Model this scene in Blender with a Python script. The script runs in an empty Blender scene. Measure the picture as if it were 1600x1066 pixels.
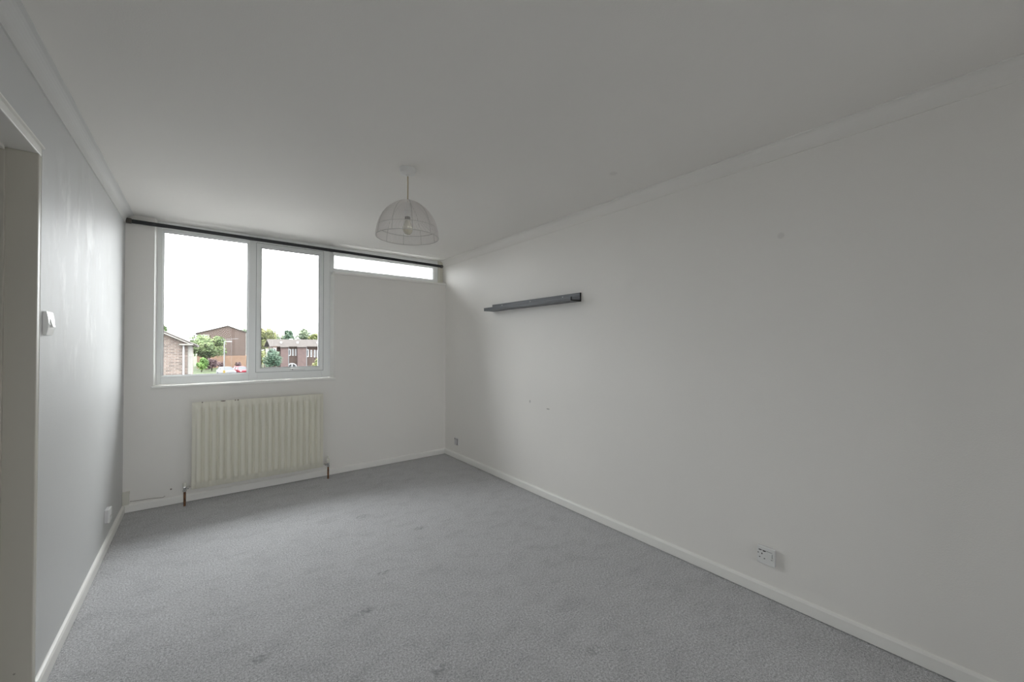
import bpy, bmesh, math, random
from mathutils import Vector, Matrix

# ------------------------------------------------------------------ camera, world, light
sc = bpy.context.scene
COL = sc.collection
IMG_W, IMG_H = 1600, 1066
FPX = 621.14                                   # focal length in pixels of the 1600 px wide frame
CAM = Vector((0.0, 0.0, 1.35))
YAW, PITCH = math.radians(37.868), math.radians(0.6474)
FW = Vector((math.sin(YAW)*math.cos(PITCH), math.cos(YAW)*math.cos(PITCH), math.sin(PITCH)))
RT = Vector((math.cos(YAW), -math.sin(YAW), 0))
UP = RT.cross(FW)
cd = bpy.data.cameras.new('camera')
cd.sensor_width = 36.0
cd.lens = 36.0*FPX/IMG_W
cd.clip_start = 0.02
cd.clip_end = 2000
cam = bpy.data.objects.new('camera', cd)
COL.objects.link(cam)
cam.matrix_world = Matrix(((RT.x, UP.x, -FW.x, CAM.x), (RT.y, UP.y, -FW.y, CAM.y), (RT.z, UP.z, -FW.z, CAM.z), (0, 0, 0, 1)))
sc.camera = cam

SKY_STRENGTH = 5.4                             # at the horizon; an overcast sky is three times brighter overhead
world = bpy.data.worlds.new('overcast_sky')
sc.world = world
world.use_nodes = True
wn = world.node_tree.nodes
wn['Background'].inputs[0].default_value = (0.945, 0.975, 1.0, 1)
wl = world.node_tree.links
wtc = wn.new('ShaderNodeTexCoord'); wsep = wn.new('ShaderNodeSeparateXYZ')
wl.new(wtc.outputs['Generated'], wsep.inputs[0])
wmx = wn.new('ShaderNodeMath'); wmx.operation = 'MAXIMUM'; wmx.inputs[1].default_value = 0.0
wl.new(wsep.outputs['Z'], wmx.inputs[0])
wma = wn.new('ShaderNodeMath'); wma.operation = 'MULTIPLY_ADD'
wma.inputs[1].default_value = 2*SKY_STRENGTH; wma.inputs[2].default_value = SKY_STRENGTH
wl.new(wmx.outputs[0], wma.inputs[0]); wl.new(wma.outputs[0], wn['Background'].inputs[1])

sc.view_settings.view_transform = 'Standard'
sc.view_settings.look = 'None'
sc.view_settings.gamma = 1
sc.view_settings.use_curve_mapping = False
sc.view_settings.exposure = 0.34
sc.cycles.max_bounces = 12
sc.cycles.diffuse_bounces = 10
sc.cycles.transparent_max_bounces = 16

# daylight portals in the two window openings (they emit nothing, they only guide the sky sampling)
def portal(x0, x1, z0, z1, y, face=1):
    ld = bpy.data.lights.new('window_portal', 'AREA')
    ld.shape = 'RECTANGLE'
    ld.size, ld.size_y = x1-x0, z1-z0
    ld.cycles.is_portal = True
    o = bpy.data.objects.new('window_portal', ld)
    COL.objects.link(o)
    o.location = ((x0+x1)/2, y, (z0+z1)/2)
    o.rotation_euler = (-math.pi/2*face, 0, 0)  # faces into the room
portal(-0.33, 1.06, 1.0, 2.415, 4.66)
portal(1.06, 2.40, 2.12, 2.415, 4.66)
REAR_FILL = (-0.35, 1.70, 0.95, 2.30)            # unseen opening in the end wall, added for fill daylight
portal(*REAR_FILL, -4.56, -1)

def at(px, py, y):
    """point on the plane Y = y that the photograph shows at pixel (px, py)"""
    d = FW + RT*((px-800)/FPX) - UP*((py-533)/FPX)
    return CAM + d*(y/d.y)

# ------------------------------------------------------------------ materials
def newmat(name, col, rough=0.6, metal=0.0, spec=0.5):
    m = bpy.data.materials.new(name)
    m.use_nodes = True
    b = m.node_tree.nodes['Principled BSDF']
    b.inputs['Base Color'].default_value = (*col, 1)
    b.inputs['Roughness'].default_value = rough
    b.inputs['Metallic'].default_value = metal
    b.inputs['Specular IOR Level'].default_value = spec
    return m

class NT:
    def __init__(self, m):
        self.m, self.t = m, m.node_tree
        self.b = m.node_tree.nodes['Principled BSDF']
        self.tc = self.t.nodes.new('ShaderNodeTexCoord')
        g = self.t.nodes.new('ShaderNodeNewGeometry')
        self.pos = g.outputs['Position']
        self.obj = self.tc.outputs['Object']
    def l(self, a, b): self.t.links.new(a, b)
    def n(self, k): return self.t.nodes.new(k)
    def noise(self, vec, scale, detail=4, rough=0.55, out='Fac'):
        n = self.n('ShaderNodeTexNoise'); n.inputs['Scale'].default_value = scale
        n.inputs['Detail'].default_value = detail; n.inputs['Roughness'].default_value = rough
        self.l(vec, n.inputs['Vector']); return n.outputs[out]
    def ramp(self, fac, stops):
        r = self.n('ShaderNodeValToRGB'); e = r.color_ramp.elements
        while len(e) > 1: e.remove(e[-1])
        e[0].position = stops[0][0]; e[0].color = (*stops[0][1], 1)
        for p, c in stops[1:]:
            q = e.new(p); q.color = (*c, 1)
        self.l(fac, r.inputs[0]); return r.outputs[0]
    def mix(self, fac, a, b, mode='MIX'):
        m = self.n('ShaderNodeMix'); m.data_type = 'RGBA'; m.blend_type = mode
        for s, v in ((m.inputs[0], fac), (m.inputs[6], a), (m.inputs[7], b)):
            if hasattr(v, 'is_output'): self.l(v, s)
            elif isinstance(v, tuple): s.default_value = (*v, 1)
            else: s.default_value = v
        return m.outputs[2]
    def math(self, op, a, b=0.0, clamp=False):
        m = self.n('ShaderNodeMath'); m.operation = op; m.use_clamp = clamp
        for s, v in ((m.inputs[0], a), (m.inputs[1], b)):
            if hasattr(v, 'is_output'): self.l(v, s)
            else: s.default_value = v
        return m.outputs[0]
    def mapping(self, vec, scale=(1, 1, 1), loc=(0, 0, 0), rot=(0, 0, 0)):
        m = self.n('ShaderNodeMapping'); m.inputs['Scale'].default_value = scale
        m.inputs['Location'].default_value = loc; m.inputs['Rotation'].default_value = rot
        self.l(vec, m.inputs['Vector']); return m.outputs[0]
    def bump(self, h, strength, dist):
        b = self.n('ShaderNodeBump'); b.inputs['Strength'].default_value = strength
        b.inputs['Distance'].default_value = dist
        self.l(h, b.inputs['Height']); self.l(b.outputs[0], self.b.inputs['Normal'])
    def color(self, c): self.l(c, self.b.inputs['Base Color'])
    def blob(self, centre, radii, soft=1.0, vec=None):
        """1 inside an ellipsoid, falling to 0 at its rim"""
        v = self.mapping(vec or self.pos, scale=tuple(1/r for r in radii), loc=tuple(-c/r for c, r in zip(centre, radii)))
        ln = self.n('ShaderNodeVectorMath'); ln.operation = 'LENGTH'; self.l(v, ln.inputs[0])
        d = self.math('SUBTRACT', 1.0, ln.outputs['Value'], True)
        return self.math('MULTIPLY', d, 1/soft, True)

def paint(name, col, rough=0.55, bump=0.25, marks=()):
    m = newmat(name, col, rough, spec=0.3); t = NT(m)
    f = t.noise(t.pos, 1.3, 3)
    c = t.mix(f, tuple(v*0.985 for v in col), tuple(min(1, v*1.015) for v in col))
    for cen, rad, k in marks:
        c = t.mix(t.math('MULTIPLY', t.blob(cen, rad, 0.4), k), c, (0.12, 0.11, 0.10))
    t.color(c)
    h = t.noise(t.pos, 190, 3)
    t.bump(h, bump, 0.002)
    return m

WALLC = (0.87, 0.85, 0.82)
M = {}
M['wall'] = paint('wall_paint', WALLC)
M['wall_right'] = paint('wall_right_paint', WALLC, marks=[
    ((2.404, 2.82, 0.83), (0.02, 0.012, 0.016), 0.35), ((2.404, 2.575, 0.79), (0.02, 0.024, 0.006), 0.55),
    ((2.404, 0.78, 1.93), (0.02, 0.02, 0.02), 0.12)])
M['ceiling'] = paint('ceiling_paint', (0.86, 0.84, 0.81), 0.7, 0.2, marks=[((2.0, 1.55, 2.415), (0.03, 0.03, 0.02), 0.1)])
M['coving_left'] = paint('coving_paint_dimmed', (0.70, 0.70, 0.69), 0.65, 0.1)  # left coving darkened to match the dimmed wall, offsets strong window light
M['gloss_white'] = paint('gloss_white_paint', (0.89, 0.88, 0.85), 0.35, 0.05)
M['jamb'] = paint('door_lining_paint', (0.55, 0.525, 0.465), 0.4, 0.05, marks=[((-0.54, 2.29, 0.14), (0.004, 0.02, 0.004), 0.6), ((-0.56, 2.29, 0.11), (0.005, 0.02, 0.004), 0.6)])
M['upvc'] = newmat('window_upvc', (0.90, 0.915, 0.91), 0.28)
M['beige_trim'] = newmat('old_painted_timber', (0.74, 0.72, 0.64), 0.45)
M['gap_shade'] = newmat('gap_shade_grey', (0.22, 0.23, 0.235), 0.6)  # colour of the shade in the gap round the opening sash
M['rubber'] = newmat('gasket_rubber', (0.12, 0.12, 0.125), 0.6)
M['black_rail'] = newmat('black_metal_rail', (0.018, 0.020, 0.024), 0.35)
M['rail_cap'] = newmat('rail_cap_pewter', (0.10, 0.09, 0.08), 0.4, 0.4)
M['chrome'] = newmat('chrome', (0.62, 0.62, 0.62), 0.22, 1.0)
M['plastic'] = newmat('white_plastic', (0.82, 0.82, 0.81), 0.3)
M['grey_plastic'] = newmat('aged_white_plastic', (0.68, 0.67, 0.68), 0.35)
M['ivory_plastic'] = newmat('ivory_plastic', (0.74, 0.73, 0.66), 0.35)
M['dark'] = newmat('socket_slot', (0.015, 0.015, 0.016), 0.6)
M['mark_grey'] = newmat('moulded_mark', (0.22, 0.22, 0.23), 0.5)
M['cord'] = newmat('lamp_cord', (0.52, 0.43, 0.30), 0.6)
M['wire'] = newmat('white_wire', (0.86, 0.83, 0.81), 0.5)
M['wire_rib'] = newmat('wire_rib_grey', (0.60, 0.585, 0.56), 0.45)
M['cable'] = newmat('thin_cable', (0.20, 0.17, 0.15), 0.6)

# left wall: old smears of touch-up paint
LWC = (0.64, 0.645, 0.645)  # whole left wall darkened to offset the strong window light it catches
m = M['wall_left'] = newmat('wall_left_paint_dimmed', LWC, 0.5, spec=0.35); t = NT(m)
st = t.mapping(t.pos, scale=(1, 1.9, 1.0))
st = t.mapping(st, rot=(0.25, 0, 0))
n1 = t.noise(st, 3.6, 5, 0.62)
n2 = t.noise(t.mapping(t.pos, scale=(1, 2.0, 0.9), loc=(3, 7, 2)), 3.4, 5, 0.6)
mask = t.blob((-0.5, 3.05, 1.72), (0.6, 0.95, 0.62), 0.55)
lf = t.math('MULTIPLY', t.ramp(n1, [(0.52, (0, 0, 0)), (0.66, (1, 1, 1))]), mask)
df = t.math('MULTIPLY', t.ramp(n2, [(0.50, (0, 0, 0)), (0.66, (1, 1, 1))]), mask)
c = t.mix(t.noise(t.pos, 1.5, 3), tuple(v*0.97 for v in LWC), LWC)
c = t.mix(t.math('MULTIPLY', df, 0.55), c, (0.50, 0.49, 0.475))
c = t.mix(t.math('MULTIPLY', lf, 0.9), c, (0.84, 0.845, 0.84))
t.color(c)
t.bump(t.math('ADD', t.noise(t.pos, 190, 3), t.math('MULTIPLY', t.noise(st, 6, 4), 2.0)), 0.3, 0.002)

# carpet
m = M['carpet'] = newmat('grey_carpet', (0.2, 0.2, 0.2), 0.95, spec=0.1); t = NT(m)
fine = t.noise(t.pos, 300, 2, 0.7)
mid = t.noise(t.pos, 110, 3, 0.65)
big = t.noise(t.pos, 2.6, 4, 0.6)
tread = t.noise(t.mapping(t.pos, scale=(1, 1.6, 1), rot=(0, 0, 0.6)), 7, 4, 0.6)
c = t.ramp(t.math('ADD', t.math('MULTIPLY', fine, 0.6), t.math('MULTIPLY', mid, 0.4)),
           [(0.36, (0.20, 0.20, 0.208)), (0.50, (0.51, 0.51, 0.522)), (0.64, (0.86, 0.86, 0.875))])
c = t.mix(1.0, c, t.ramp(big, [(0.30, (0.93, 0.93, 0.93)), (0.70, (1.0, 1.0, 1.0))]), 'MULTIPLY')
c = t.mix(1.0, c, t.ramp(tread, [(0.32, (0.89, 0.89, 0.893)), (0.52, (1.0, 1.0, 1.0))]), 'MULTIPLY')
brk = t.ramp(t.noise(t.pos, 45, 2), [(0.42, (0, 0, 0)), (0.58, (1, 1, 1))])
for mx, my, rr in ((1.00, 3.22, 0.07), (0.66, 2.06, 0.06), (0.86, 2.35, 0.05), (0.20, 2.03, 0.06), (0.12, 1.79, 0.05), (0.79, 1.50, 0.06), (1.27, 2.75, 0.05), (1.38, 1.18, 0.05)):
    c = t.mix(t.math('MULTIPLY', t.math('MULTIPLY', t.blob((mx, my, 0), (rr, rr*0.6, 0.1), 0.6), brk), 0.60), c, (0.20, 0.20, 0.205))
t.color(c)
t.b.inputs['Sheen Weight'].default_value = 0.15
t.bump(t.math('ADD', t.math('MULTIPLY', fine, 0.5), mid), 0.8, 0.004)

# cream radiator enamel with a few chips on its top edge
m = M['radiator'] = newmat('radiator_enamel', (0.82, 0.79, 0.67), 0.30); t = NT(m)
c = t.mix(t.noise(t.pos, 5, 3), (0.76, 0.735, 0.635), (0.80, 0.775, 0.675))
for x, rx in ((0.146, 0.022), (0.235, 0.006), (0.255, 0.008), (0.0, 0.006)):
    c = t.mix(t.math('MULTIPLY', t.blob((x, 4.36, 0.857), (rx, 0.06, 0.006), 0.3), 0.85), c, (0.09, 0.06, 0.04))
t.color(c)
m = M['copper'] = newmat('aged_copper', (0.20, 0.095, 0.045), 0.45, 0.55); t = NT(m)
t.color(t.ramp(t.noise(t.pos, 60, 3), [(0.35, (0.10, 0.05, 0.03)), (0.65, (0.28, 0.13, 0.06))]))
# charcoal wood-grain shelf
m = M['shelf'] = newmat('charcoal_shelf', (0.05, 0.055, 0.062), 0.45); t = NT(m)
g = t.noise(t.mapping(t.pos, scale=(60, 1.2, 60)), 2.0, 4)
t.color(t.ramp(g, [(0.35, (0.045, 0.050, 0.058)), (0.65, (0.105, 0.115, 0.130))]))
M['shelf_edge'] = newmat('shelf_end_grain', (0.008, 0.008, 0.009), 0.5)

# window glass: clear, with its own faint mirror image
m = M['glass'] = bpy.data.materials.new('window_glass'); m.use_nodes = True
nt = m.node_tree; nt.nodes.clear()
out = nt.nodes.new('ShaderNodeOutputMaterial'); mx = nt.nodes.new('ShaderNodeMixShader')
tr = nt.nodes.new('ShaderNodeBsdfTransparent'); gl = nt.nodes.new('ShaderNodeBsdfGlossy'); fr = nt.nodes.new('ShaderNodeFresnel')
tr.inputs[0].default_value = (0.98, 0.985, 0.98, 1); gl.inputs['Roughness'].default_value = 0.0
fr.inputs[0].default_value = 1.15
nt.links.new(fr.outputs[0], mx.inputs[0]); nt.links.new(tr.outputs[0], mx.inputs[1])
nt.links.new(gl.outputs[0], mx.inputs[2]); nt.links.new(mx.outputs[0], out.inputs[0])
m = M['bulb'] = newmat('lamp_bulb_glass', (0.88, 0.84, 0.72), 0.15); m.node_tree.nodes['Principled BSDF'].inputs['Transmission Weight'].default_value = 0.45

# outdoors
def brick(name, c1, c2, mortar, scale=1.0):
    m = newmat(name, c1, 0.9, spec=0.15); t = NT(m)
    v = t.mapping(t.pos, rot=(math.pi/2, 0, 0))
    b = t.n('ShaderNodeTexBrick'); t.l(v, b.inputs['Vector'])
    b.inputs['Color1'].default_value = (*c1, 1); b.inputs['Color2'].default_value = (*c2, 1); b.inputs['Mortar'].default_value = (*mortar, 1)
    b.inputs['Scale'].default_value = scale; b.inputs['Brick Width'].default_value = 0.225; b.inputs['Row Height'].default_value = 0.075
    b.inputs['Mortar Size'].default_value = 0.012
    n = t.noise(t.pos, 3, 5, 0.65)
    t.color(t.mix(1.0, b.outputs[0], t.ramp(n, [(0.3, (0.75, 0.75, 0.75)), (0.7, (1.1, 1.08, 1.05))]), 'MULTIPLY'))
    return m
M['brick_brown'] = brick('brick_brown', (0.135, 0.103, 0.090), (0.072, 0.056, 0.050), (0.155, 0.142, 0.130))
M['brick_dark'] = brick('brick_dark', (0.0706, 0.0490, 0.0418), (0.0540, 0.0382, 0.0331), (0.0756, 0.0612, 0.0554))
M['brick_orange'] = brick('brick_orange', (0.1512, 0.0900, 0.0612), (0.1296, 0.0778, 0.0540), (0.1440, 0.1116, 0.0900))
M['tile_red'] = brick('tile_hung_red', (0.092, 0.066, 0.063), (0.076, 0.055, 0.053), (0.06, 0.045, 0.043), 0.7)
M['cream'] = newmat('cream_render', (0.13, 0.125, 0.115), 0.8)
M['ext_white'] = newmat('exterior_white', (0.26, 0.26, 0.265), 0.5)
M['ext_dark'] = newmat('dark_window_glass', (0.02, 0.024, 0.028), 0.15)
def mottled(name, a, b, scale, rough=0.9):
    m = newmat(name, a, rough, spec=0.2); t = NT(m)
    t.color(t.ramp(t.noise(t.pos, scale, 5, 0.65), [(0.32, a), (0.68, b)])); return m
M['roof'] = mottled('concrete_roof_tile', (0.024, 0.0195, 0.0175), (0.039, 0.033, 0.0295), 2.2)
M['verge'] = mottled('roof_verge', (0.13, 0.125, 0.11), (0.18, 0.17, 0.16), 4)
M['asphalt'] = mottled('pale_asphalt', (0.105, 0.103, 0.10), (0.14, 0.137, 0.132), 0.4)
M['grass'] = mottled('grass_verge', (0.018, 0.027, 0.009), (0.034, 0.044, 0.017), 0.8)
M['bark'] = mottled('bark', (0.03, 0.025, 0.02), (0.06, 0.05, 0.04), 3)
M['steel'] = newmat('galvanised_steel', (0.13, 0.135, 0.14), 0.45, 0.3)
M['yellow'] = newmat('yellow_plate', (0.12, 0.08, 0.008), 0.5)
M['tyre'] = newmat('tyre_rubber', (0.02, 0.02, 0.02), 0.8)
M['car_white'] = newmat('car_paint_white', (0.09, 0.093, 0.098), 0.4, spec=0.1)
M['car_red'] = newmat('car_paint_red', (0.095, 0.006, 0.012), 0.4, spec=0.08)
M['car_glass'] = newmat('car_glass', (0.03, 0.034, 0.038), 0.3, spec=0.15)
M['tail'] = newmat('tail_lamp_red', (0.5, 0.02, 0.02), 0.3)
def leaf(name, a, b, c3):
    m = newmat(name, a, 0.7, spec=0.2); t = NT(m)
    f = t.math('ADD', t.math('MULTIPLY', t.noise(t.pos, 0.55, 2), 0.6), t.math('MULTIPLY', t.noise(t.pos, 5, 2), 0.4))
    t.color(t.ramp(f, [(0.34, a), (0.5, b), (0.66, c3)])); return m
M['leaf_green'] = leaf('leaf_green', (0.0274, 0.0482, 0.0180), (0.0605, 0.0850, 0.0302), (0.1152, 0.1267, 0.0605))
M['leaf_bright'] = leaf('leaf_bright', (0.0302, 0.0662, 0.0151), (0.0605, 0.1152, 0.0274), (0.1152, 0.1570, 0.0482))
M['leaf_yellow'] = leaf('leaf_yellow', (0.0482, 0.0605, 0.0209), (0.1001, 0.1087, 0.0425), (0.1570, 0.1512, 0.0727))
M['leaf_dark'] = leaf('leaf_dark', (0.0151, 0.0360, 0.0230), (0.0360, 0.0605, 0.0396), (0.0850, 0.1087, 0.0727))
M['leaf_purple'] = leaf('leaf_purple', (0.0302, 0.0180, 0.0209), (0.0576, 0.0360, 0.0396), (0.0785, 0.0576, 0.0511))
M['leaf_hazy'] = leaf('leaf_grey_green', (0.0425, 0.0605, 0.0454), (0.0727, 0.0936, 0.0605), (0.1210, 0.1361, 0.0785))

# ------------------------------------------------------------------ mesh helpers
def finish(name, bm, mat, parent=None, smooth=False, kind=None):
    bmesh.ops.recalc_face_normals(bm, faces=bm.faces)
    me = bpy.data.meshes.new(name); bm.to_mesh(me); bm.free()
    me.materials.append(M[mat] if isinstance(mat, str) else mat)
    if smooth:
        for p in me.polygons: p.use_smooth = True
        me.set_sharp_from_angle(angle=math.radians(40))
    o = bpy.data.objects.new(name, me); COL.objects.link(o)
    if parent: o.parent = parent
    if kind: o['kind'] = kind
    return o
def B(): return bmesh.new()
def box(bm, x0, x1, y0, y1, z0, z1, bev=0.0, seg=2):
    vs = [bm.verts.new((x, y, z)) for x in (x0, x1) for y in (y0, y1) for z in (z0, z1)]
    fs = [bm.faces.new([vs[i] for i in q]) for q in ((0, 1, 3, 2), (4, 6, 7, 5), (0, 4, 5, 1), (2, 3, 7, 6), (0, 2, 6, 4), (1, 5, 7, 3))]
    if bev > 0:
        es = list({e for f in fs for e in f.edges})
        bmesh.ops.bevel(bm, geom=es, offset=bev, segments=seg, affect='EDGES', profile=0.5)
    return bm
def prism(bm, pts, ext):
    """pts: planar loop of 3D points, ext: extrusion vector"""
    a = [bm.verts.new(p) for p in pts]; ext = Vector(ext)
    b = [bm.verts.new(Vector(p)+ext) for p in pts]
    bm.faces.new(a); bm.faces.new(list(reversed(b)))
    n = len(pts)
    for i in range(n): bm.faces.new((a[i], b[i], b[(i+1) % n], a[(i+1) % n]))
    return bm
def tube(bm, pts, r, n=8, closed=False):
    pts = [Vector(p) for p in pts]; rs = r if isinstance(r, (list, tuple)) else [r]*len(pts)
    loops = []; m = len(pts); prev = None
    for i, p in enumerate(pts):
        a = pts[(i-1) % m] if (closed or i > 0) else p
        b = pts[(i+1) % m] if (closed or i < m-1) else p
        d = (b-a).normalized()
        if prev is None:
            u = d.cross(Vector((0, 0, 1)))
            if u.length < 1e-3: u = d.cross(Vector((1, 0, 0)))
        else: u = prev-d*prev.dot(d)
        u.normalize(); prev = u; w = d.cross(u)
        loops.append([bm.verts.new(p+(u*math.cos(k*2*math.pi/n)+w*math.sin(k*2*math.pi/n))*rs[i]) for k in range(n)])
    for i in range(m if closed else m-1):
        A, C = loops[i], loops[(i+1) % m]
        for k in range(n): bm.faces.new((A[k], A[(k+1) % n], C[(k+1) % n], C[k]))
    if not closed: bm.faces.new(loops[0]); bm.faces.new(list(reversed(loops[-1])))
    return bm
def lathe(bm, prof, centre, n=32, axis='z'):
    c = Vector(centre); loops = []
    for r, h in prof:
        lp = []
        for k in range(n):
            a = 2*math.pi*k/n; u, v = r*math.cos(a), r*math.sin(a)
            lp.append(bm.verts.new(c+Vector({'z': (u, v, h), 'y': (u, h, v), 'x': (h, u, v)}[axis])))
        loops.append(lp)
    for A, C in zip(loops, loops[1:]):
        for k in range(n): bm.faces.new((A[k], A[(k+1) % n], C[(k+1) % n], C[k]))
    if prof[0][0] > 1e-6: bm.faces.new(list(reversed(loops[0])))
    if prof[-1][0] > 1e-6: bm.faces.new(loops[-1])
    return bm
def ring(bm, x0, x1, z0, z1, prof):
    """rectangular frame lofted from a closed profile of (inset, y)"""
    loops = []
    for tt, y in prof:
        loops.append([bm.verts.new(p) for p in ((x0+tt, y, z0+tt), (x1-tt, y, z0+tt), (x1-tt, y, z1-tt), (x0+tt, y, z1-tt))])
    for A, C in zip(loops, loops[1:]+loops[:1]):
        for k in range(4): bm.faces.new((A[k], A[(k+1) % 4], C[(k+1) % 4], C[k]))
    return bm
def tag(o, label, cat, group=None):
    o['label'] = label; o['category'] = cat
    if group: o['group'] = group
    return o
def empty(name, loc=(0, 0, 0)):
    o = bpy.data.objects.new(name, None); COL.objects.link(o); o.location = loc; o.empty_display_size = 0.1
    return o
def thing(name, label, cat, loc=(0, 0, 0), group=None): return tag(empty(name, loc), label, cat, group)
def part(name, bm, mat, parent, smooth=False, kind=None):
    """child mesh given in world coordinates under an unrotated parent"""
    p, off = parent, Vector((0, 0, 0))
    while p: off += p.location; p = p.parent
    bmesh.ops.translate(bm, verts=bm.verts, vec=-off)
    return finish(name, bm, mat, parent, smooth, kind)
def struct(name, bm, mat, smooth=False): return finish(name, bm, mat, None, smooth, 'structure')

# ------------------------------------------------------------------ room shell
XL, XR, YW, YB = -0.5015, 2.4042, 4.4516, -4.4
ZC = 2.415
YO = 4.70                                  # outer face of the window wall
YF = 4.53                                  # inner face of the window frame
WX0, WX1, WZ0 = -0.324, 1.089, 0.992       # window recess
LZ = 2.105                                 # ledge under the high strip window

struct('floor', box(B(), XL-0.2, XR+0.2, YB-0.2, YO, -0.2, 0), 'carpet')
struct('ceiling', box(B(), XL-0.2, XR+0.2, YB-0.2, YO+0.15, ZC, ZC+0.2), 'ceiling')
struct('wall_right', box(B(), XR, XR+0.2, YB-0.2, YO, 0, ZC), 'wall_right')
rx0, rx1, rz0, rz1 = REAR_FILL
bm = B()
for q in ((XL, XR, 0, rz0), (XL, XR, rz1, ZC), (XL, rx0, rz0, rz1), (rx1, XR, rz0, rz1)): box(bm, q[0], q[1], YB-0.2, YB, q[2], q[3])
struct('wall_rear', bm, 'wall')
struct('wall_window', prism(B(), [(XL, YW, 0), (XR, YW, 0), (XR, YW, LZ), (WX1, YW, LZ), (WX1, YW, WZ0),
                                  (WX0, YW, WZ0), (WX0, YW, ZC), (XL, YW, ZC)], (0, YO-YW, 0)), 'wall')
struct('wall_shade_block', box(B(), 1.85, XR, YB, -0.75, 0, ZC), 'wall')      # unseen block behind the camera, added to shade the right wall
# left wall with the doorway
DY0, DY1, DZ = 1.47, 2.322, 2.112          # rough opening
WT = 0.125
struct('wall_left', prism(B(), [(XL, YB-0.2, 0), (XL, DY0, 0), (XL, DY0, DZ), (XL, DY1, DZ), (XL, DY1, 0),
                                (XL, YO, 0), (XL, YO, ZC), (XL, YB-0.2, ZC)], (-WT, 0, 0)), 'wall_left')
# landing beyond the doorway
hx0, hx1 = XL-WT-1.1, XL-WT
struct('floor_landing', box(B(), hx0, XL-0.2, 0.6, 3.4, -0.2, 0), 'carpet')
struct('ceiling_landing', box(B(), hx0, XL-0.2, 0.6, 3.4, ZC, ZC+0.1), 'ceiling')
struct('wall_landing', prism(B(), [(hx1, 0.6, 0), (hx0, 0.6, 0), (hx0, 3.4, 0), (hx1, 3.4, 0), (hx1, 3.5, 0), (hx0-0.1, 3.5, 0),
                                   (hx0-0.1, 0.5, 0), (hx1, 0.5, 0)], (0, 0, ZC)), 'wall')

# skirting boards: chamfered profile (projection, height)
SK = 0.068
def skirt(name, a, b, nrm):
    a, b, nrm = Vector(a), Vector(b), Vector(nrm)
    pr = [(0, 0.004), (0.016, 0.004), (0.016, SK-0.012), (0.011, SK-0.003), (0.004, SK), (0, SK)]
    struct(name, prism(B(), [a+nrm*p+Vector((0, 0, h)) for p, h in pr], b-a), 'gloss_white')
skirt('baseboard_right', (XR, YB, 0), (XR, YW, 0), (-1, 0, 0))
skirt('baseboard_window', (XL, YW, 0), (XR, YW, 0), (0, -1, 0))
skirt('baseboard_left', (XL, DY1+0.004, 0), (XL, YW, 0), (1, 0, 0))
skirt('baseboard_left_rear', (XL, YB, 0), (XL, DY0-0.004, 0), (1, 0, 0))
skirt('baseboard_rear', (XL, YB, 0), (XR, YB, 0), (0, 1, 0))

# coving along both long walls
def coving(name, x, sx, mat):
    w, h = 0.052, ZC-2.339
    pr = [(0, 0), (0, -h), (0.006, -h)]
    for k in range(1, 8):
        a = k/8*math.pi/2
        pr.append((0.006+(w-0.010)*(1-math.cos(a)), -h+0.004+(h-0.010)*math.sin(a)))
    pr += [(w, -0.005), (w, 0)]
    struct(name, prism(B(), [(x+sx*p, YB, ZC+q) for p, q in pr], (0, YW-YB+0.05, 0)), mat, smooth=False)
coving('trim_1', XR, -1, 'ceiling')
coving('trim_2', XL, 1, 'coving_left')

# door lining: jambs, head and stops
door = empty('door_1', (XL-WT/2, 1.9, 0)); door['kind'] = 'structure'
x0, x1 = XL-WT-0.004, XL+0.005
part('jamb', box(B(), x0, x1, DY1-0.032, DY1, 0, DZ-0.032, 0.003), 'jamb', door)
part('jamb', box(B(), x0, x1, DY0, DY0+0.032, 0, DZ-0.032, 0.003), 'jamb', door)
part('head', box(B(), x0, x1, DY0, DY1, DZ-0.032, DZ, 0.003), 'gloss_white', door)
part('door_stop', box(B(), x0+0.02, x0+0.055, DY1-0.046, DY1-0.0322, 0, DZ-0.046, 0.002), 'jamb', door)
part('door_stop', box(B(), x0+0.02, x0+0.055, DY0+0.0322, DY0+0.046, 0, DZ-0.046, 0.002), 'jamb', door)
part('door_stop', box(B(), x0+0.02, x0+0.055, DY0+0.046, DY1-0.046, DZ-0.046, DZ-0.0322, 0.002), 'gloss_white', door)
part('edge_bead', prism(B(), [(XL, DY0-0.004, DZ), (XL+0.012, DY0-0.004, DZ), (XL+0.012, DY0-0.004, DZ+0.006), (XL, DY0-0.004, DZ+0.009)], (0, DY1-DY0+0.012, 0)), 'gloss_white', door)
part('edge_bead', prism(B(), [(XL, DY1, 0.0), (XL+0.006, DY1, 0.0), (XL+0.004, DY1+0.008, 0.0), (XL, DY1+0.008, 0.0)], (0, 0, DZ)), 'gloss_white', door)

# ------------------------------------------------------------------ windows
win = empty('window_1', (0.38, YF, WZ0)); win['kind'] = 'structure'
bm = B()
box(bm, -0.322, -0.283, YF, YF+0.065, 1.014, ZC, 0.004)          # left stile
box(bm, 0.345, 0.415, YF, YF+0.065, 1.014, ZC, 0.004)            # mullion
box(bm, 0.985, 1.060, YF, YF+0.065, 1.014, ZC, 0.004)            # right stile
box(bm, -0.283, 0.345, YF, YF+0.065, 2.343, ZC, 0.004)           # head
box(bm, 0.415, 0.985, YF, YF+0.065, 2.325, ZC, 0.004)
box(bm, -0.283, 0.345, YF, YF+0.065, 1.014, 1.078, 0.004)        # bottom rail
box(bm, 0.415, 0.985, YF, YF+0.065, 1.014, 1.108, 0.004)
part('frame', bm, 'upvc', win)
bead = [(0, YF+0.004), (0.004, YF+0.004), (0.014, YF+0.016), (0.014, YF+0.05), (0, YF+0.05)]
part('glazing_bead', ring(B(), -0.283, 0.345, 1.078, 2.343, bead), 'upvc', win)
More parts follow.
